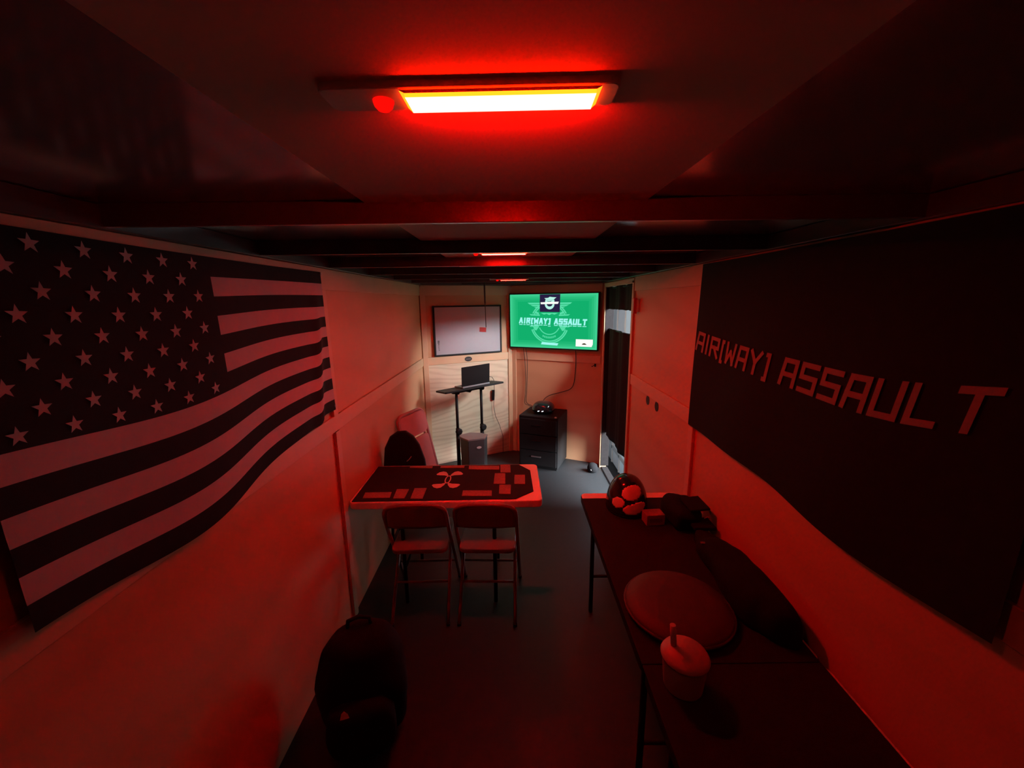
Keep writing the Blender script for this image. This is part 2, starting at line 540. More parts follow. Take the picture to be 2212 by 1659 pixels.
t = thing('wall_flag', 'black and pale starred and striped flag hung on the left wall', 'flag', (-HW, 1.43, 1.29))
off = Vector((-HW, 1.43, 1.29))
b = MB()
NS, NT = 90, 52
V = [[b.bm.verts.new(flag_pt(i / NS, j / NT) - off) for j in range(NT + 1)] for i in range(NS + 1)]
for i in range(NS):
    for j in range(NT):
        st = int(j / NT * 13)
        canton = (i + .5) / NS < .452 and st < 7
        b.face([V[i][j], V[i + 1][j], V[i + 1][j + 1], V[i][j + 1]], 'flagblack' if canton or st % 2 == 0 else 'flagwhite', True)
for row in range(9):
    for c in range(6 if row % 2 == 0 else 5):
        s0 = (.5 + c + (0 if row % 2 == 0 else .5)) / 6 * .44 + .004
        t0 = (.6 + row) / 9.2 * 7 / 13
        pts = []
        for k in range(10):
            rad = .0205 if k % 2 == 0 else .0082
            a = R(90 + 36 * k)
            q = flag_pt(s0 + rad * math.cos(a) / 1.475, t0 - rad * math.sin(a) / .80) - off
            pts.append(b.bm.verts.new(q + Vector((.004, 0, 0))))
        ctr = b.bm.verts.new(flag_pt(s0, t0) - off + Vector((.004, 0, 0)))
        for k in range(10):
            b.face([ctr, pts[k], pts[(k + 1) % 10]], 'flagwhite')
b.build('cloth', parent=t)
for (s, tt) in ((.004, .012), (.996, .012), (.996, .97)):
    q = flag_pt(s, tt) - off
    MB().lathe([(.004, 0), (.008, .002), (.008, .004), (.003, .006)], 'metal', n=12,
               T=Matrix.Translation(q) @ Matrix.Rotation(R(90), 4, 'Y')).build('grommet', parent=t)

def ban_pt(s, t):
    """s 0..1 from the far end towards the camera, t 0..1 down"""
    Y = 2.19 - s * 1.48
    sag = 4 * s * (1 - s)
    z0 = 2.112 - .004 * sag
    z1 = 1.238 - .048 * math.exp(-((s - .78) / .22) ** 2) - .012 * sag
    x = HW - .024 - .008 * (1 + math.sin(s * 17 + t * 3)) * (.2 + t) * .5 - .008 * t
    return Vector((min(x, HW - .021), Y, z0 + (z1 - z0) * t))
t = thing('wall_banner', 'black banner with red lit block lettering on the right wall', 'banner', (HW, 1.45, 1.2))
off = Vector((HW, 1.45, 1.2))
b = MB()
V = [[b.bm.verts.new(ban_pt(i / 70, j / 30) - off) for j in range(31)] for i in range(71)]
for i in range(70):
    for j in range(30):
        b.face([V[i][j], V[i + 1][j], V[i + 1][j + 1], V[i][j + 1]], 'flagblack', True)
txt = 'AIR[WAY] ASSAULT'
adv = {'I': .045, '[': .050, ']': .055, ' ': .045, 'W': .10}
sx = .025
for ch in txt:
    a = adv.get(ch, .0985)
    if ch != ' ':
        w = a - .032
        def fn(x, y_, sx=sx):
            Y = sx + x
            s = Y / 1.48
            sg = 4 * s * (1 - s)
            t_ = (2.112 - (1.640 + .038 * (1 - sg) + y_)) / .87
            return ban_pt(s, t_) - off + Vector((-.004, 0, 0))
        # extra cuts keep the print on the waving cloth
        strokes(b, ch, fn, w, .086, .0175, 'bannerink', slant=.18)
    sx += a
b.build('cloth', parent=t)

# ------------------------------------------------------------------ whiteboard wall
def on_vl(x, yoff, z):
    return MVL @ Vector((x, yoff, z))
def vl_x(X):
    return (X + HW) / math.cos(AV)
wx0, wx1, wz0, wz1 = vl_x(-.900), vl_x(-.141), 1.318, 1.892
t = thing('whiteboard', 'framed whiteboard on the left nose wall beside the television', 'whiteboard', on_vl((wx0 + wx1) / 2, 0, wz0), AV)
w, h = wx1 - wx0, wz1 - wz0
MB().box((0, -.022, h / 2), (w - .02, .012, h - .02), 'board').build('writing_surface', parent=t)
b = MB()
for (c, d) in (((0, -.024, .009), (w, .022, .018)), ((0, -.024, h - .009), (w, .022, .018)),
               ((-w / 2 + .009, -.024, h / 2), (.018, .022, h - .036)), ((w / 2 - .009, -.024, h / 2), (.018, .022, h - .036))):
    b.box(c, d, 'black')
b.build('frame', parent=t, bevel=.002)
b = MB()
random.seed(4)
for k in range(7):
    zz = .175 - k * .017
    b.box((-w / 2 + .052 + random.uniform(-.002, .002), -.0284, zz), (.022 if k in (0, 1) else .012, .0008, .011 if k < 3 else .007), 'ink')
b.build('marker_writing', parent=t)
# oval decal under it
q = on_vl(vl_x(-.532), -.0125, 1.262)
b = MB()
b.prism([(.046 * math.cos(a), .029 * math.sin(a)) for a in [2 * math.pi * k / 28 for k in range(28)]], 0, .002, 'ink', T=Matrix.Rotation(R(90), 4, 'X'))
b.prism([(-.030, -.006), (.030, -.006), (.030, .004), (-.030, .004)], .002, .0025, 'grey', T=Matrix.Rotation(R(90), 4, 'X'))
tag(b.build('oval_decal', loc=q, rot=(0, 0, AV)), 'dark oval decal on the board below the whiteboard', 'decal')

# ------------------------------------------------------------------ television
q0 = MVR @ Vector((0, -.072, 0))
TVX0, TVX1 = -.018, .950
ca = math.cos(AV)
lx0, lx1 = (TVX0 - q0.x) / ca, (TVX1 - q0.x) / ca
w, z0, z1 = lx1 - lx0, 1.384, 2.009
h = z1 - z0
cc = q0 + Vector((math.cos(-AV), math.sin(-AV), 0)) * ((lx0 + lx1) / 2)
t = thing('television', 'wall mounted television showing a green slide with a winged emblem', 'television', (cc.x, cc.y, z0), -AV)
b = MB()
b.box((0, .024, h / 2), (w + .028, .044, h + .030), 'black')
b.build('case', parent=t, bevel=.004)
MB().box((0, .052, h / 2), (.3, .036, .3), 'black').build('wall_mount', parent=t)
b = MB()
def sp(u, v, lift=0):
    return b.bm.verts.new((-w / 2 + u * w, -.0005 - lift, h - v * h))
def poly(pts, m_, lift=.0006):
    b.face([sp(u, v, lift) for u, v in pts], m_)
# slide: green ground with a lighter border band
b.box((0, .0005, h / 2), (w, .002, h), 'scr_g')
for e0, e, mm in ((0, .022, 'scr_e0'), (.022, .042, 'scr_e1'), (.042, .066, 'scr_e2'), (.066, .095, 'scr_e3')):
    f0, f1 = e0 * 1.4, e * 1.4
    poly([(e0, f0), (1 - e0, f0), (1 - e, f1), (e, f1)], mm)
    poly([(1 - e0, f0), (1 - e0, 1 - f0), (1 - e, 1 - f1), (1 - e, f1)], mm)
    poly([(1 - e0, 1 - f0), (e0, 1 - f0), (e, 1 - f1), (1 - e, 1 - f1)], mm)
    poly([(e0, 1 - f0), (e0, f0), (e, f1), (e, 1 - f1)], mm)
AR = w / h
CX, CY = .470, .53
def ring(r0, r1, a0, a1, m_, n=28, lift=.0009):
    P0, P1 = [], []
    for i in range(n + 1):
        a = R(a0 + (a1 - a0) * i / n)
        P0.append((CX + r0 / AR * math.cos(a), CY - r0 * math.sin(a)))
        P1.append((CX + r1 / AR * math.cos(a), CY - r1 * math.sin(a)))
    for i in range(n):
        poly([P0[i], P0[i + 1], P1[i + 1], P1[i]], m_, lift)
# emblem ring, lower and upper
ring(.330, .352, 200, 340, 'scr_r')
ring(.362, .385, 200, 340, 'scr_r')
ring(.205, .222, 205, 335, 'scr_r')
for a0, a1 in ((28, 62), (118, 152)):
    ring(.330, .352, a0, a1, 'scr_r', 10)
    ring(.362, .385, a0, a1, 'scr_r', 10)
# wings
for sg in (-1, 1):
    X = lambda q: CX + sg * q
    poly([(X(.11), .155), (X(.255), .155), (X(.232), .185), (X(.11), .185)], 'scr_r')
    poly([(X(.11), .195), (X(.222), .195), (X(.19), .222), (X(.11), .222)], 'scr_r')
    poly([(X(.11), .232), (X(.18), .232), (X(.15), .258), (X(.11), .258)], 'scr_r')
    poly([(X(.11), .375), (X(.235), .368), (X(.215), .392), (X(.11), .40)], 'scr_r')
    poly([(X(.12), .34), (X(.17), .31), (X(.155), .36), (X(.12), .375)], 'scr_r')
    poly([(X(.115), .565), (X(.232), .59), (X(.225), .605), (X(.12), .605)], 'scr_r')
    poly([(X(.12), .605), (X(.19), .605), (X(.17), .665), (X(.15), .675)], 'scr_r')
poly([(CX - .10, .345), (CX + .10, .345), (CX + .06, .375), (CX + .03, .36), (CX, .385), (CX - .03, .36), (CX - .06, .375)], 'scr_r')
# square badge
poly([(.360, .004), (.594, .004), (.590, .33), (.360, .325)], 'scr_p', .0012)
B = lambda x, y_: (.474 + x * .11, .165 + y_ * .155)
poly([B(-.95, -.10), B(.95, -.16), B(.86, .10), B(-.92, .12)], 'scr_w', .002)
poly([B(-.55, -.58), B(-.15, -.62), B(0, -.74), B(.25, -.70), B(.70, -.66), B(.42, -.42), B(-.38, -.42)], 'scr_m', .0018)
poly([B(-.44, -.40), B(.48, -.40), B(.50, -.14), B(-.48, -.10)], 'scr_m', .0018)
poly([B(-.36, -.30), B(-.05, -.22), B(.28, -.30), B(.10, -.17), B(-.14, -.17)], 'scr_p', .0022)
n_ = 14
outer = [B(.50 * math.cos(R(a)), .12 + .62 * math.sin(R(a))) for a in [180 * i / n_ for i in range(n_ + 1)]]
inner = [B(.30 * math.cos(R(a)), .12 + .28 * math.sin(R(a))) for a in [180 * i / n_ for i in range(n_ + 1)]]
for i in range(n_):
    poly([outer[i], outer[i + 1], inner[i + 1], inner[i]], 'scr_m', .0018)
# title
sx = .118
for ch in 'AIR[WAY] ASSAULT':
    a = {'I': .036, '[': .037, ']': .040, ' ': .030, 'W': .062}.get(ch, .0525)
    if ch != ' ':
        wd = (a - .022)
        yb = .530 + .022 * (sx - .11) / .75
        tall = 1.0
        def fn(x, y_, sx=sx, yb=yb):
            return Vector((-w / 2 + (sx + x / w) * w, -.0029, h - (yb * h) + y_))
        strokes(b, 'a' if ch == 'A' else ch, fn, wd * w, .052, .0185, 'scr_t', slant=.10)
        u0, u1 = sx - .006, sx + wd + .006
        vb = yb + (.042 if ch in '[]' else .028)
        poly([(u0, vb), (u1, vb), (u1, vb + .012), (u0, vb + .012)], 'scr_t', .0026)
    sx += a
# curved small lettering, illegible in the photograph
for k in range(8):
    a = R(-90 - 26 + 52 * k / 7)
    u, v = CX + .272 / AR * math.cos(a), CY - .272 * math.sin(a)
    du, dv = .0075, .016
    poly([(u - du, v - dv), (u + du, v - dv), (u + du, v + dv), (u - du, v + dv)], 'scr_r', .001)
    poly([(u - du * .3, v - dv * .4), (u + du * .4, v - dv * .4), (u + du * .4, v + dv * .5), (u - du * .3, v + dv * .5)], 'scr_g', .0012)
poly([(.385, .892), (.578, .905), (.565, .948), (.375, .935)], 'scr_t', .001)
poly([(.773, .818), (.957, .818), (.957, .905), (.945, .952), (.772, .95)], 'scr_w', .001)
poly([(.838, .915), (.850, .892), (.866, .886), (.88, .895), (.892, .915)], 'scr_k', .0014)
b.build('screen', parent=t)
# cables down from the set
def cable(name, pts, rad, label, cat='cable', grp=None):
    base = Vector(pts[0])
    P = [Vector(q) for q in pts]
    Q = []
    for i in range(len(P) - 1):
        p0, p1, p2, p3 = P[max(i - 1, 0)], P[i], P[i + 1], P[min(i + 2, len(P) - 1)]
        for k in range(6):
            u = k / 6
            Q.append(.5 * ((2 * p1) + (p2 - p0) * u + (2 * p0 - 5 * p1 + 4 * p2 - p3) * u * u + (3 * p1 - p0 - 3 * p2 + p3) * u ** 3) - base)
    Q.append(P[-1] - base)
    return tag(MB().tube(Q, rad, 'cable', 8).build(name, loc=base), label, cat, grp)
def vr(X, off_, z):
    return MVR @ Vector((X / ca, -off_, z))
cable('television_cable', [vr(.155, .035, 1.362), vr(.168, .025, 1.2), vr(.175, .02, .95), vr(.172, .025, .80), vr(.165, .03, .67), vr(.22, .05, .648), vr(.28, .10, .642)], .0035,
      'thin cable hanging straight from the television, left of two close strands')
cable('television_cable', [vr(.185, .035, 1.362), vr(.196, .025, 1.2), vr(.190, .02, .95), vr(.186, .025, .80), vr(.185, .03, .68), vr(.25, .045, .650), vr(.31, .08, .642)], .0035,
      'thin cable hanging straight from the television, right of two close strands')
cable('power_cord', [vr(.752, .035, 1.362), vr(.752, .02, 1.2), vr(.738, .02, .99), vr(.70, .02, .90), vr(.60, .025, .85), vr(.47, .03, .80), vr(.40, .03, .74), vr(.385, .05, .66), vr(.40, .09, .643)], .0045,
      'curved black cord sweeping from the television to the cabinet', 'cord')

# ------------------------------------------------------------------ hanging cord with tag
t = thing('hanging_cord', 'cord with small red tag hanging from the ceiling before the whiteboard', 'cord', (-.283, 4.3, 2.175))
b = MB().tube([(0, 0, 0), (.001, 0, -.1), (.003, 0, -.26)], .009, 'cable', 8)
b.tube([(.003, 0, -.26), (.005, 0, -.4), (.007, 0, -.51)], .004, 'cable', 8)
b.build('strap', parent=t)
MB().box((.010, 0, -.535), (.072, .004, .048), 'tagpink').build('tag', parent=t, rot=(0, R(4), 0))

# ------------------------------------------------------------------ cabinet under the television
t = thing('file_cabinet', 'black two drawer cabinet standing under the television', 'cabinet', (.365, 4.62, 0), R(-22))
cw, cd, ch_ = .47, .42, .635
MB().box((0, 0, ch_ / 2 + .01), (cw, cd, ch_ - .02), 'black').build('body', parent=t, bevel=.006)
MB().box((0, 0, .012), (cw - .03, cd - .03, .024), 'black').build('plinth', parent=t)
for k, (za, zb) in enumerate(((.045, .225), (.235, .415), (.425, .605))):
    d = MB().box((0, -cd / 2 - .008, (za + zb) / 2), (cw - .03, .018, zb - za), 'black').build('drawer', parent=t, bevel=.004)
    b = MB()
    b.box((-.02, -cd / 2 - .021, (za + zb) / 2 + .02), (.12, .010, .014), 'metal' if k == 0 else 'blackgloss')
    b.build('handle', parent=d, bevel=.002)
MB().lathe([(.014, 0), (.014, .006), (.011, .009)], 'silver', n=16,
           T=Matrix.Translation((cw / 2 - .035, -cd / 2 + .02, ch_ - .002)) @ Matrix.Rotation(R(35), 4, 'X')).build('lock', parent=t)
# domed device on it
t = thing('projector', 'black rounded device with two small lights on the cabinet', 'electronics', (.36, 4.60, .636), R(-15))
b = MB()
b.blob((0, 0, .068), (.29, .25, .140), 2.6, 'blackgloss', fn=lambda v: Vector((v.x * (1 - 1.8 * (v.z + .06)), v.y * (1 - 1.2 * (v.z + .06)), max(v.z, -.062))))
b.build('shell', parent=t)
for dx in (-.035, .012):
    MB().prism(rrect(.022, .008, .0035, 3), 0, .003, 'led', T=Matrix.Translation((dx, -.1245, .048)) @ Matrix.Rotation(R(90), 4, 'X') @ Matrix.Rotation(R(18), 4, 'Z')).build('indicator_light', parent=t)
MB().prism(rrect(.12, .12, .02), -.0, .006, 'black').build('foot', parent=t)

# small dark thing by the door
t = thing('floor_speaker', 'small dark round object on the floor by the right door jamb', 'speaker', (.905, 4.33, 0))
MB().lathe([(.045, 0), (.058, .02), (.06, .05), (.05, .085), (.03, .10), (.008, .104)], 'fabric', n=24).build('body', parent=t)
MB().lathe([(.022, 0), (.018, .005), (.006, .007)], 'silver', n=16, T=Matrix.Translation((-.02, -.05, .045)) @ Matrix.Scale(.6, 4) @ Matrix.Rotation(R(80), 4, 'X')).build('painted_glint', parent=t)  # silver disc painted in as the glint on the dark body

# ------------------------------------------------------------------ laptop cart, laptop, charger
YW = R(31)
cc = Vector((-.468, 4.335, 0))
t = thing('laptop_cart', 'black two post laptop stand before the whiteboard wall', 'stand', cc, YW)
TZ = 1.000
tilt = Matrix.Translation((0, 0, TZ)) @ Matrix.Rotation(R(-3.0), 4, 'Y') @ Matrix.Rotation(R(-7), 4, 'X')
MB().prism(rrect(.70, .30, .02), .004, .022, 'black', T=tilt).build('tray', parent=t, bevel=.003)
MB().box((-.02, .02, -.016), (.38, .05, .03), 'black', T=tilt).build('crossbar', parent=t, bevel=.004)
for dx in (-.16, -.02, .14):
    MB().tube([(dx, -.02, -.022), (dx, .06, -.022)], .022, 'black', 14, T=tilt).build('clamp', parent=t)
for dx in (-.16, .14):
    po = MB().tube([(dx, .02, TZ - .03), (dx, .02, .46)], .0155, 'black', 12).build('post', parent=t)
    b = MB().tube([(dx, .02, .56), (dx, .02, .06)], .022, 'black', 14)
    b.build('lower_post', parent=t)
    b = MB().lathe([(.018, -.02), (.038, -.014), (.040, .010), (.024, .02)], 'black', n=8, T=Matrix.Translation((dx, -.012, .53)) @ Matrix.Rotation(R(90), 4, 'X'))
    b.build('knob', parent=po)
MB().box((-.01, .02, .09), (.36, .04, .04), 'black').build('base_bar', parent=t, bevel=.004)
for dx in (-.17, .15):
    b = MB().box((dx, .07, .055), (.04, .26, .03), 'black')
    f = b.build('foot', parent=t, bevel=.004)
    for yy in (-.04, .18):
        MB().tube([(dx - .012, yy, .022), (dx + .012, yy, .022)], .0215, 'black', 14).build('caster', parent=f)
# laptop
lp = thing('laptop', 'open laptop on the black stand, dark back of its lid in view', 'laptop', (0, 0, 0))
lp.matrix_world = Matrix.Translation(cc) @ Matrix.Rotation(YW, 4, 'Z') @ tilt @ Matrix.Translation((.035, .0, .023)) @ Matrix.Rotation(math.pi, 4, 'Z')
MB().prism(rrect(.335, .225, .012), 0, .016, 'alu', T=Matrix.Translation((0, -.02, 0))).build('base', parent=lp, bevel=.002)
b = MB()
for rr in range(5):
    b.box((0, -.045 + rr * .022, .0165), (.27, .017, .002), 'black')
b.build('keyboard', parent=lp)
LT = Matrix.Translation((0, .075, .012)) @ Matrix.Rotation(R(-16), 4, 'X')
MB().box((0, .004, .112), (.335, .008, .224), 'black', T=LT).build('lid', parent=lp, bevel=.003)
MB().box((0, -.0008, .114), (.312, .0016, .198), 'screenoff', T=LT).build('screen', parent=lp)
# charger hanging off the tray's right end
b0 = on_vl(vl_x(-.245), -.03, .975)
t = thing('laptop_charger', 'black charger hanging from the right end of the laptop stand', 'charger', b0)
b = MB().tube([(-.06, -.10, .065), (-.02, -.05, .05), (0, 0, 0), (.004, 0, -.08), (.002, 0, -.13)], .003, 'cable', 8)
b.tube([(-.004, 0, -.25), (-.01, .0, -.33), (.01, 0, -.46), (.06, -.01, -.58), (.10, -.02, -.72), (.10, -.03, -.94)], .003, 'cable', 8)
b.build('lead', parent=t)
MB().box((-.002, 0, -.19), (.034, .026, .13), 'black').build('adapter', parent=t, bevel=.005, rot=(0, R(3), 0))

# ------------------------------------------------------------------ bin
t = thing('waste_bin', 'charcoal angular bin with grey lid in front of the laptop stand', 'bin', (-.43, 4.12, 0), 0)
oct_ = [(-.045, -.115), (.125, -.06), (.145, .06), (.06, .115), (-.05, .125), (-.15, .05), (-.14, -.015)]
b = MB()
lo = [(x * .93, y_ * .93) for x, y_ in oct_]
A = [b.bm.verts.new((x, y_, 0)) for x, y_ in lo]
B_ = [b.bm.verts.new((x, y_, .498)) for x, y_ in oct_]
b.face(A[::-1], 'bin')
b.face(B_, 'bin')
for i in range(7):
    b.face([A[i], A[(i + 1) % 7], B_[(i + 1) % 7], B_[i]], 'bin')
b.build('body', parent=t, bevel=.006)
MB().prism([(x * 1.03, y_ * 1.03) for x, y_ in oct_], .498, .518, 'binlid').build('lid', parent=t, bevel=.004)
d = Vector((.17, .055, 0)).normalized()
T = Matrix.Translation((.065, -.0825, .42)) @ Matrix.Rotation(math.atan2(d.y, d.x), 4, 'Z') @ Matrix.Rotation(R(90), 4, 'X')
MB().prism([(.026 * math.cos(a), .013 * math.sin(a)) for a in [2 * math.pi * k / 20 for k in range(20)]], 0, .003, 'silver', T=T).build('badge', parent=t)

# ------------------------------------------------------------------ folding chairs
def make_chair(name, label, group=None, m_='chair'):
    t = thing(name, label, 'chair', group=group)
    # U frame from the front feet up to the arched back
    W2 = .205
    P = lambda s: (s * W2 * (1 if s else 1))
    top = [(-W2 - .012, .22, .012), (-W2 - .006, .06, .29), (-W2, -.10, .56), (-W2 + .002, -.165, .70)]
    a = arc(0, 0, 1, 180, 0, 12)
    archp = [(W2 * .99 * (abs(c) ** .55) * (1 if c > 0 else -1), -.165 - .03 * (s ** .8), .70 + .085 * (s ** .7 if s > 0 else 0)) for c, s in a]
    pts = top + archp[1:-1] + [(-x, y_, z) for x, y_, z in top[::-1]]
    MB().tube(pts, .0125, m_, 10).build('front_frame', parent=t)
    # backrest, slightly wrapped sheet
    b = MB()
    nx, nz = 16, 8
    def bp(i, j, off_):
        u = -1 + 2 * i / nx
        v = j / nz
        half = .198 * (1 - .30 * max(0, (v - .62) / .38) ** 2.2)
        zz = .615 + .162 * v - .012 * (u * u) * (v > .9)
        return (u * half, -.145 - .045 * v + .018 * u * u * .0 + off_ - .016 * (1 - u * u), zz)
    F_ = [[b.bm.verts.new(bp(i, j, 0)) for j in range(nz + 1)] for i in range(nx + 1)]
    K = [[b.bm.verts.new(bp(i, j, .012)) for j in range(nz + 1)] for i in range(nx + 1)]
    for i in range(nx):
        for j in range(nz):
            b.face([F_[i][j], F_[i + 1][j], F_[i + 1][j + 1], F_[i][j + 1]], m_, True)
            b.face([K[i][j], K[i][j + 1], K[i + 1][j + 1], K[i + 1][j]], m_, True)
    for i in range(nx):
        b.face([F_[i][0], K[i][0], K[i + 1][0], F_[i + 1][0]], m_)
        b.face([F_[i][nz], F_[i + 1][nz], K[i + 1][nz], K[i][nz]], m_)
    for j in range(nz):
        b.face([F_[0][j], F_[0][j + 1], K[0][j + 1], K[0][j]], m_)
        b.face([F_[nx][j], K[nx][j], K[nx][j + 1], F_[nx][j + 1]], m_)
    b.build('backrest', parent=t)
    b = MB()
    b.prism(rrect(.385, .39, .05, 6, 0, .055), .432, .458, m_)
    b.build('seat', parent=t, bevel=.008, seg=3)
    for s in (-1, 1):
        MB().tube([(s * .185, .09, .44), (s * .187, -.07, .22), (s * .19, -.225, .012)], .0115, m_, 10).build('rear_leg', parent=t)
        MB().tube([(s * .19, -.2245, .0), (s * .19, -.215, .022)], .014, 'black', 10).build('foot_cap', parent=t)
        MB().tube([(s * (W2 + .012), .222, .0), (s * (W2 + .012), .212, .022)], .015, 'black', 10).build('foot_cap', parent=t)
    MB().tube([(-.187, -.085, .20), (.187, -.085, .20)], .008, m_, 8).build('rear_crossbar', parent=t)
    MB().tube([(-.207, .10, .22), (.207, .10, .22)], .008, m_, 8).build('front_crossbar', parent=t)
    return t
c0 = make_chair('folding_chair', 'folding chair at the left table, nearer the left wall', 'folding chairs at the left table')
c0.location = (-.592, 2.33, 0)
c0.rotation_euler = (0, 0, R(1))
c0.scale = (.9, 1, 1.0)
c1 = copy_tree(c0)
c1['label'] = 'folding chair at the left table, beside the middle aisle'
c1.location = (-.172, 2.325, 0)
c1.rotation_euler = (0, 0, R(-2))

# folded chair leaning on the left wall
t = thing('folded_chair', 'folded chair leaning on the left wall behind the table', 'chair', (-.725, 3.43, 0.0))
wd = Vector((.37, .93, 0)).normalized()
lean = R(13.5)
nn = Vector((wd.y, -wd.x, 0))                       # facing right and towards the camera
hv = (Vector((0, 0, 1)) * math.cos(lean) - nn * math.sin(lean)).normalized()
fn_ = wd.cross(hv)
T = Matrix((wd, -fn_, hv)).transposed().to_4x4()    # local x width, y depth (back), z height
CH, CWD = .985, .39
hw = CWD / 2
pts = [(-hw, 0, .02), (-hw, 0, CH - .07)] + [(-hw + .07 - .07 * math.cos(R(a)), 0, CH - .07 + .07 * math.sin(R(a))) for a in (22, 45, 68, 90)] \
    + [(hw - .07 + .07 * math.sin(R(a)), 0, CH - .07 + .07 * math.cos(R(a))) for a in (0, 22, 45, 68, 90)] + [(hw, 0, .02)]
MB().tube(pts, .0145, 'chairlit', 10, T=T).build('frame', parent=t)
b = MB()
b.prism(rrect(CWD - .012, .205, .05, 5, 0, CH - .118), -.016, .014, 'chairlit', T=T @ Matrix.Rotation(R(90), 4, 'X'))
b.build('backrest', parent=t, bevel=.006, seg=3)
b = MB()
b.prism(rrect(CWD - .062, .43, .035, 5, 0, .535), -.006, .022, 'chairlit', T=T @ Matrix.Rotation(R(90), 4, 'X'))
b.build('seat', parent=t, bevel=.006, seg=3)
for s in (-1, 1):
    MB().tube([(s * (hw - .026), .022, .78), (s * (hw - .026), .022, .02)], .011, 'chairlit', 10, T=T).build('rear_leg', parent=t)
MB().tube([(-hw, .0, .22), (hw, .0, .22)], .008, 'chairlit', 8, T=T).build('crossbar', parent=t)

# black round backed chair behind the left table
t = thing('black_chair', 'black round backed chair behind the left table against the wall', 'chair', (-.845, 3.02, 0), 0)
b = MB()
n = 22
outl = [(-.165, .50), (-.168, .70), (-.150, .84), (-.105, .93), (-.045, .972), (.02, .975), (.075, .935), (.12, .86), (.155, .74), (.168, .60), (.17, .50)]
T = Matrix.Translation((0, -.08, 0)) @ Matrix.Rotation(R(90), 4, 'X')
b.prism([(x, z) for x, z in outl[::-1]], -.02, .02, 'black', T=T)
b.build('backrest', parent=t, bevel=.016, seg=3)
MB().prism(rrect(.33, .24, .06, 5, 0, .04), .44, .485, 'black').build('seat', parent=t, bevel=.012, seg=3)
MB().tube([(.018, -.103, .735), (.040, -.105, .755), (.055, -.104, .775)], .003, 'silver', 8).build('silver_stroke', parent=t)  # thin silver stroke on the backrest
for sx_ in (-1, 1):
    for yy in (-.05, .13):
        MB().tube([(sx_ * .13, yy, .45), (sx_ * .15, yy + (.02 if yy > 0 else -.02), 0)], .012, 'black', 10).build('leg', parent=t)

# ------------------------------------------------------------------ tables
def table(loc, w, d, label, rz=0.0, inset=.13, rim='edge'):
    t = thing('folding_table', label, 'table', loc, rz, 'white folding tables')
    MB().prism(rrect(w, d, .035, 6), .700, .745, 'edge', mside=rim).build('tabletop', parent=t, bevel=.006, seg=3)
    for s in (-1, 1):
        x = s * (w / 2 - inset)
        b = MB()
        b.tube([(x, -d / 2 + .06, .0), (x, -d / 2 + .06, .66), (x, -d / 2 + .09, .695), (x, d / 2 - .09, .695), (x, d / 2 - .06, .66), (x, d / 2 - .06, 0)], .0125, 'black', 10)
        b.tube([(x, -d / 2 + .06, .25), (x, d / 2 - .06, .25)], .009, 'black', 8)
        b.build('leg_frame', parent=t)
        MB().tube([(x, 0, .69), (x - s * .22, 0, .692)], .008, 'black', 8).build('brace', parent=t)
    return t
TXC, TYC = -.424, 2.530
table((TXC, TYC, 0), 1.182, .562, 'white edged folding table along the left wall with a dark mat', inset=.30)
mz = .745
# mat with clipped corners and the white crossed mark
b = MB()
outl = [(-1.004, 2.79), (.033, 2.795), (.112, 2.69), (.118, 2.37), (.004, 2.272), (-.998, 2.262)]
b.prism([(x, y_) for x, y_ in outl[::-1]], 0, .004, 'matcloth')
def flatpoly(mb, pts, z, m_):
    mb.face([mb.bm.verts.new((x, y_, z)) for x, y_ in pts], m_)
MX, MY = -.4545, 2.555
def horn(sx_, sy_):
    top = [(.004, .040), (.012, .085), (.030, .122), (.052, .132), (.076, .118), (.094, .086)]
    base = [(.086, .072), (.060, .068), (.034, .066), (.012, .052)]
    pts = [(MX + sx_ * x, MY + sy_ * y_) for x, y_ in top + base]
    if sx_ * sy_ < 0:
        pts = pts[::-1]
    flatpoly(b, pts, .0046, 'logo')
for sx_ in (-1, 1):
    for sy_ in (-1, 1):
        horn(sx_, sy_)
n = 26
for k in range(n):
    a0, a1 = 2 * math.pi * k / n, 2 * math.pi * (k + 1) / n
    E_ = lambda rx, ry, a: (MX + rx * math.cos(a), MY + ry * math.sin(a))
    flatpoly(b, [E_(.013, .050, a0), E_(.021, .062, a0), E_(.021, .062, a1), E_(.013, .050, a1)], .0048, 'logo')
tag(b.build('table_mat', loc=(0, 0, mz)), 'black clipped corner mat with a white crossed mark on the left table', 'mat')
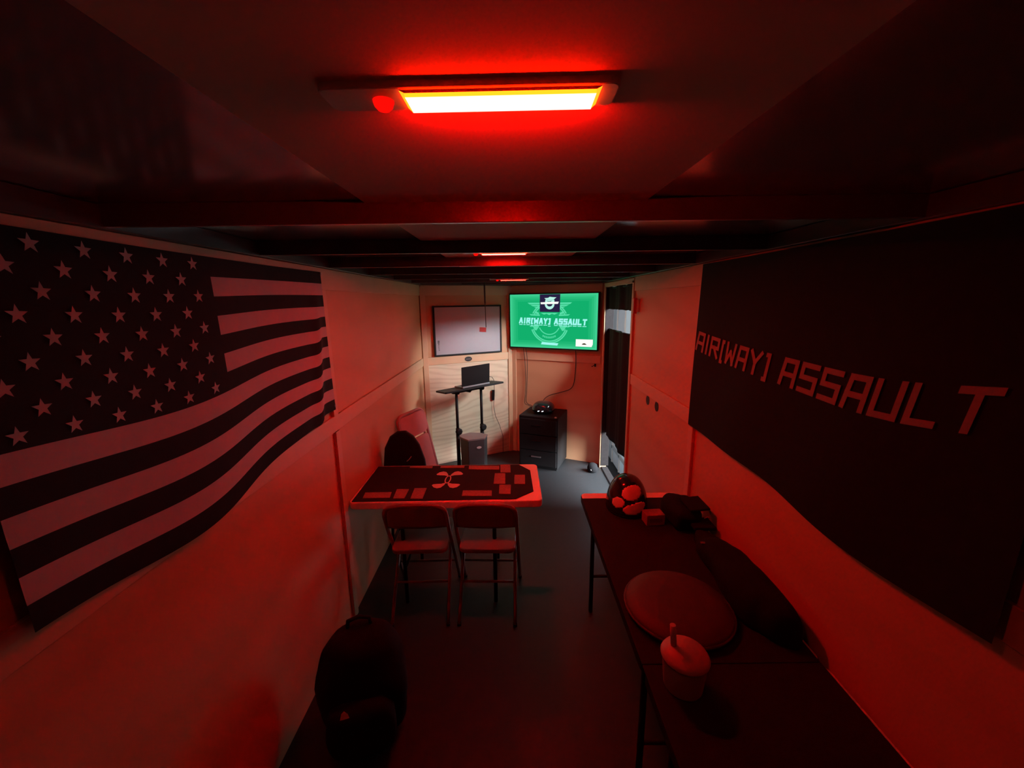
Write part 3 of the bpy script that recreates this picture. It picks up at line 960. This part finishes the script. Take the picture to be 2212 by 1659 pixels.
cards = [
    ([(-.769, 2.790), (-.601, 2.790), (-.599, 2.744), (-.764, 2.758)], 'speckled strip card at the far left edge of the mat, by the black chair'),
    ([(-.543, 2.790), (-.366, 2.788), (-.366, 2.745), (-.539, 2.748)], 'speckled strip card on the far mat edge, behind the crossed mark'),
    ([(-.333, 2.776), (-.111, 2.769), (-.109, 2.703), (-.330, 2.715)], 'longest speckled strip card on the far mat edge, right of the crossed mark'),
    ([(-.103, 2.795), (-.030, 2.793), (-.027, 2.651), (-.099, 2.653)], 'tall speckled card, farthest of the stacked column at the mat right end'),
    ([(-.138, 2.640), (-.065, 2.638), (-.063, 2.472), (-.140, 2.476)], 'tall speckled card, middle of the column at the mat right end'),
    ([(.000, 2.610), (.072, 2.608), (.068, 2.466), (-.004, 2.468)], 'lone square speckled card nearest the rounded right end of the table'),
    ([(-.101, 2.460), (-.025, 2.458), (-.028, 2.328), (-.101, 2.334)], 'tall speckled card, nearest of the column at the mat right end'),
    ([(-.333, 2.384), (-.148, 2.378), (-.145, 2.305), (-.331, 2.311)], 'long speckled strip card on the near mat edge, right of the crossed mark'),
    ([(-.953, 2.372), (-.786, 2.374), (-.776, 2.298), (-.943, 2.298)], 'dim strip card at the near left mat corner by the left wall'),
    ([(-.763, 2.414), (-.685, 2.412), (-.684, 2.289), (-.753, 2.291)], 'upright speckled card on the near mat edge, left one of the pair'),
    ([(-.651, 2.424), (-.573, 2.426), (-.570, 2.283), (-.645, 2.285)], 'upright speckled card on the near mat edge, right one of the pair'),
]
for pts, lab in cards:
    cx0 = sum(q[0] for q in pts) / 4
    cy0 = sum(q[1] for q in pts) / 4
    b = MB().prism([(x - cx0, y_ - cy0) for x, y_ in pts[::-1]], 0, .003, 'card')
    tag(b.build('card', loc=(cx0, cy0, mz + .0042)), lab, 'card', 'speckled cards laid on the left mat')

# the two tables run end to end along the right wall
RX = .712
table((RX, 1.728, 0), 1.222, .604, 'folding table along the right wall nearest the door, crowded with gear', R(90), rim='black')  # black rim puts the shade on the table's side into its colour
table((RX, .5045, 0), 1.222, .604, 'nearest folding table along the right wall under the cup', R(90), rim='black')
for (y0, y1, lab) in ((1.1185, 2.262, 'black mat on the far right table under the helmet'), (-.08, 1.1145, 'black mat on the nearest right table under the cup')):
    b = MB().prism([(.4085, y0), (1.0, y0), (1.0, y1), (.4085, y1)], 0, .004, 'matcloth')
    tag(b.build('table_mat', loc=(0, 0, mz)), lab, 'mat')

# ------------------------------------------------------------------ gear on the right tables
# helmet
t = thing('helmet', 'dark domed helmet with red lit openings on the right table', 'helmet', (.648, 2.155, .749), R(-8))
b = MB()
nu, nv = 96, 44
def hp(i, j, sc=1.0):
    th = 2 * math.pi * i / nu
    ph = math.pi / 2 * j / nv
    return Vector((.117 * sc * math.cos(th) * math.cos(ph) ** .8, .135 * sc * math.sin(th) * math.cos(ph) ** .8, .012 + .185 * sc * math.sin(ph)))
def hole(i, j):
    """rounded openings in the front of the shell"""
    th = math.degrees(2 * math.pi * (i + .5) / nu)
    ph = 90 * (j + .5) / nv
    for n_h, (a, q, ra, rp) in enumerate(((278, 44, 36, 15), (236, 21, 19, 10), (285, 14, 34, 9.5))):
        da = (th - a + 180) % 360 - 180
        if (da / ra) ** 2 + ((ph - q - da * .10) / rp) ** 2 < 1:
            return n_h + 1
    return 0
for i in range(nu):
    for j in range(nv - 1):
        b.face([b.bm.verts.new(hp(a_, b_)) for a_, b_ in ((i, j), (i + 1, j), (i + 1, j + 1), (i, j + 1))], 'blackgloss', True)
b.face([b.bm.verts.new(hp(i, nv - 1)) for i in range(nu)], 'blackgloss', True)
bmesh.ops.remove_doubles(b.bm, verts=b.bm.verts, dist=.0004)
o = b.build('shell', parent=t)
sm = o.modifiers.new('thick', 'SOLIDIFY')
sm.thickness = .006
for gi in range(3):
    b = MB()
    for i in range(nu):
        for j in range(nv - 1):
            if hole(i, j) == gi + 1:
                b.face([b.bm.verts.new(hp(a_, b_, 1.02)) for a_, b_ in ((i, j), (i + 1, j), (i + 1, j + 1), (i, j + 1))], 'edge', True)
    bmesh.ops.remove_doubles(b.bm, verts=b.bm.verts, dist=.0004)
    o = b.build('pale_panel', parent=t)
    sm = o.modifiers.new('thick', 'SOLIDIFY')
    sm.thickness = .003
MB().tube([(.112 * math.cos(a), .13 * math.sin(a), .008) for a in [2 * math.pi * k / 32 for k in range(32)]], .007, 'black', 8, closed=True).build('rim', parent=t)
# red lit carton
t = thing('small_box', 'small dim reddish carton on the right table before the helmet', 'box', (.745, 1.985, .749), R(5))
MB().box((0, 0, .03), (.10, .07, .06), 'card').build('carton', parent=t, bevel=.003)
MB().box((0, -.0355, .03), (.07, .002, .022), 'grey').build('band', parent=t)
# black pouch by the wall with flaps sticking out
t = thing('gear_pouch', 'black pouch with stiff flaps on the right table against the wall', 'pouch', (.90, 2.0, .749), R(0))
b = MB().blob((0, 0, .055), (.16, .26, .12), 3.5, 'fabric', amp=.10, fr=5, seed=2.0, fn=lambda v: Vector((v.x, v.y, max(v.z, -.054))))
b.build('body', parent=t)
MB().box((.055, -.06, .125), (.10, .14, .012), 'fabric', T=Matrix.Rotation(R(-6), 4, 'Y')).build('upper_flap', parent=t, bevel=.004)
MB().box((.050, -.13, .055), (.11, .10, .02), 'fabric').build('lower_flap', parent=t, bevel=.005)
MB().tube([(.06, -.135, .088), (.075, -.137, .098), (.088, -.135, .090)], .004, 'metal', 8).build('buckle', parent=t)
# soft jacket heap along the wall
t = thing('jacket', 'black jacket heaped on the right table along the wall', 'jacket', (.912, 1.47, .749))
b = MB()
b.blob((0, 0, .055), (.165, .62, .13), 2.6, 'fabric', nu=44, nv=24, amp=.22, fr=6, seed=5.0,
       fn=lambda v: Vector((v.x, v.y, max(v.z * (1.15 - .55 * v.y / .31), -.054))))
b.build('bundle', parent=t)
b = MB().blob((-.015, -.03, .09), (.09, .40, .05), 2.4, 'fabric', amp=.2, fr=6, seed=9.0)
b.build('sleeve', parent=t)
MB().box((-.05, .17, .100), (.05, .014, .004), 'grey').build('label_tab', parent=t)
# round cushion
t = thing('round_cushion', 'wide round brownish cushion lying on the right tables', 'cushion', (.620, 1.350, .749))
MB().lathe([(.17, 0), (.195, .008), (.20, .022), (.19, .036), (.14, .046), (.06, .050), (.01, .051)], 'cushion', n=40).build('pad', parent=t)
MB().tube([(.198 * math.cos(a), .198 * math.sin(a), .022) for a in [2 * math.pi * k / 40 for k in range(40)]], .005, 'cushion', 8, closed=True).build('piping', parent=t)
# cup with straw
t = thing('cup', 'wide pale cup with straw standing on the nearest right table', 'cup', (.512, 1.045, .749))
MB().lathe([(.056, 0), (.058, .004), (.066, .10), (.068, .105)], 'cup', n=32).build('body', parent=t)
MB().lathe([(.070, .102), (.072, .110), (.066, .120), (.045, .130), (.015, .134)], 'cup', n=32).build('lid', parent=t)
MB().tube([(-.03, .015, .128), (-.036, .02, .20)], .009, 'cup', 12).build('straw', parent=t)

# ------------------------------------------------------------------ backpack near the left wall
t = thing('backpack', 'black backpack with a small tag on the floor by the left wall', 'backpack', (-.700, 1.52, 0), R(14))
b = MB()
b.blob((0, 0, .265), (.38, .27, .53), 3.0, 'fabric', nu=40, nv=28, amp=.08, fr=5, seed=1.0,
       fn=lambda v: Vector((v.x * (1 - .35 * max(0, v.z)), v.y * (1 - .5 * max(0, v.z)), v.z)))
b.build('main_bag', parent=t)
b = MB().blob((0, -.14, .17), (.28, .11, .26), 3.2, 'fabric', amp=.07, fr=5, seed=3.0)
b.build('front_pocket', parent=t)
MB().tube([(-.05, .02, .515), (-.045, .02, .56), (0, .02, .575), (.045, .02, .56), (.05, .02, .515)], .009, 'fabric', 8).build('grab_handle', parent=t)
b = MB().prism([(-.016, 0), (.020, .002), (.014, .018), (0, .030), (-.010, .022)], 0, .003, 'paper', T=Matrix.Translation((-.055, -.190, .285)) @ Matrix.Rotation(R(72), 4, 'X'))
b.build('tag', parent=t)
for k, dx in enumerate((-.06, -.005)):
    b = MB()
    b.box((0, 0, .002), (.026, .22, .003), 'grey')
    b.build('strap', parent=t, loc=(dx - .02, -.30, .001), rot=(0, 0, R(-20 + 6 * k)))

# ------------------------------------------------------------------ side door cloths and wall fittings
def cloth(name, y0, y1, z0, z1, x0, label, seed):
    b = MB()
    ny, nz = 40, 14
    def cp(i, j, d):
        Y = y0 + (y1 - y0) * i / ny
        v = j / nz
        z = z0 + (z1 - z0) * v
        edge = .008 * noise.noise(Vector((Y * 9, seed, 0)))
        if j == 0 or j == nz:
            z += edge
        x = x0 + .012 * math.sin(Y * 15 + seed) + .006 * math.sin(Y * 34 + seed * 2) + d
        return (x, Y, z)
    F_ = [[b.bm.verts.new(cp(i, j, 0)) for j in range(nz + 1)] for i in range(ny + 1)]
    K = [[b.bm.verts.new(cp(i, j, .006)) for j in range(nz + 1)] for i in range(ny + 1)]
    for i in range(ny):
        for j in range(nz):
            b.face([F_[i][j], F_[i + 1][j], F_[i + 1][j + 1], F_[i][j + 1]], 'navy', True)
            b.face([K[i][j], K[i][j + 1], K[i + 1][j + 1], K[i + 1][j]], 'navy', True)
        b.face([F_[i][0], K[i][0], K[i + 1][0], F_[i + 1][0]], 'navy')
        b.face([F_[i][nz], F_[i + 1][nz], K[i + 1][nz], K[i][nz]], 'navy')
    for j in range(nz):
        b.face([F_[0][j], F_[0][j + 1], K[0][j + 1], K[0][j]], 'navy')
        b.face([F_[ny][j], K[ny][j], K[ny][j + 1], F_[ny][j + 1]], 'navy')
    return b
t = thing('door_curtain', 'short dark cloth across the top of the side door', 'curtain', (0, 0, 0), group='dark cloths over the side door')
cloth('c', DY0, DY1, 1.838, DZ1, HW + .03, '', 1.0).build('cloth', parent=t)
MB().tube([(HW + .036, DY0, DZ1 - .012), (HW + .036, DY1, DZ1 - .012)], .009, 'black', 10).build('rod', parent=t)
t = thing('door_curtain', 'tall dark cloth over the middle of the side door', 'curtain', (0, 0, 0), group='dark cloths over the side door')
cloth('c', DY0, DY1, .44, 1.632, HW + .03, '', 4.0).build('cloth', parent=t)
MB().tube([(HW + .036, DY0, 1.622), (HW + .036, DY1, 1.622)], .007, 'black', 10).build('rod', parent=t)

t = thing('alarm_box', 'small red box with white back plate on the right wall by the door', 'alarm', (HW, 3.335, 1.83), 0)
MB().box((-.012, .0, .055), (.022, .085, .10), 'paper').build('back_plate', parent=t, bevel=.003)
MB().box((-.032, -.012, .055), (.030, .055, .125), 'red').build('front_box', parent=t, bevel=.006)
for (Y, lab) in ((2.975, 'dark round decal on the right wall, the one nearer the door'), (2.785, 'dark round decal on the right wall, the one nearer the banner')):
    b = MB().prism([(.036 * math.cos(a), .036 * math.sin(a)) for a in [2 * math.pi * k / 24 for k in range(24)]], 0, .002, 'ink', T=Matrix.Rotation(R(-90), 4, 'Y'))
    tag(b.build('round_decal', loc=(HW - .0002, Y, 1.182)), lab, 'decal', 'dark decals on the right wall')
# small hook at the end of the nose wall
q = MVR @ Vector((LV - .075, -.013, 1.20))
t = thing('wall_hook', 'small black hook on the nose wall beside the door', 'hook', q, -AV)
MB().box((0, -.004, 0), (.02, .008, .035), 'black').build('plate', parent=t, bevel=.002)
MB().tube([(0, -.006, .0), (-.012, -.03, .0), (-.022, -.045, -.012), (-.03, -.05, -.006)], .0035, 'black', 8).build('prong', parent=t)
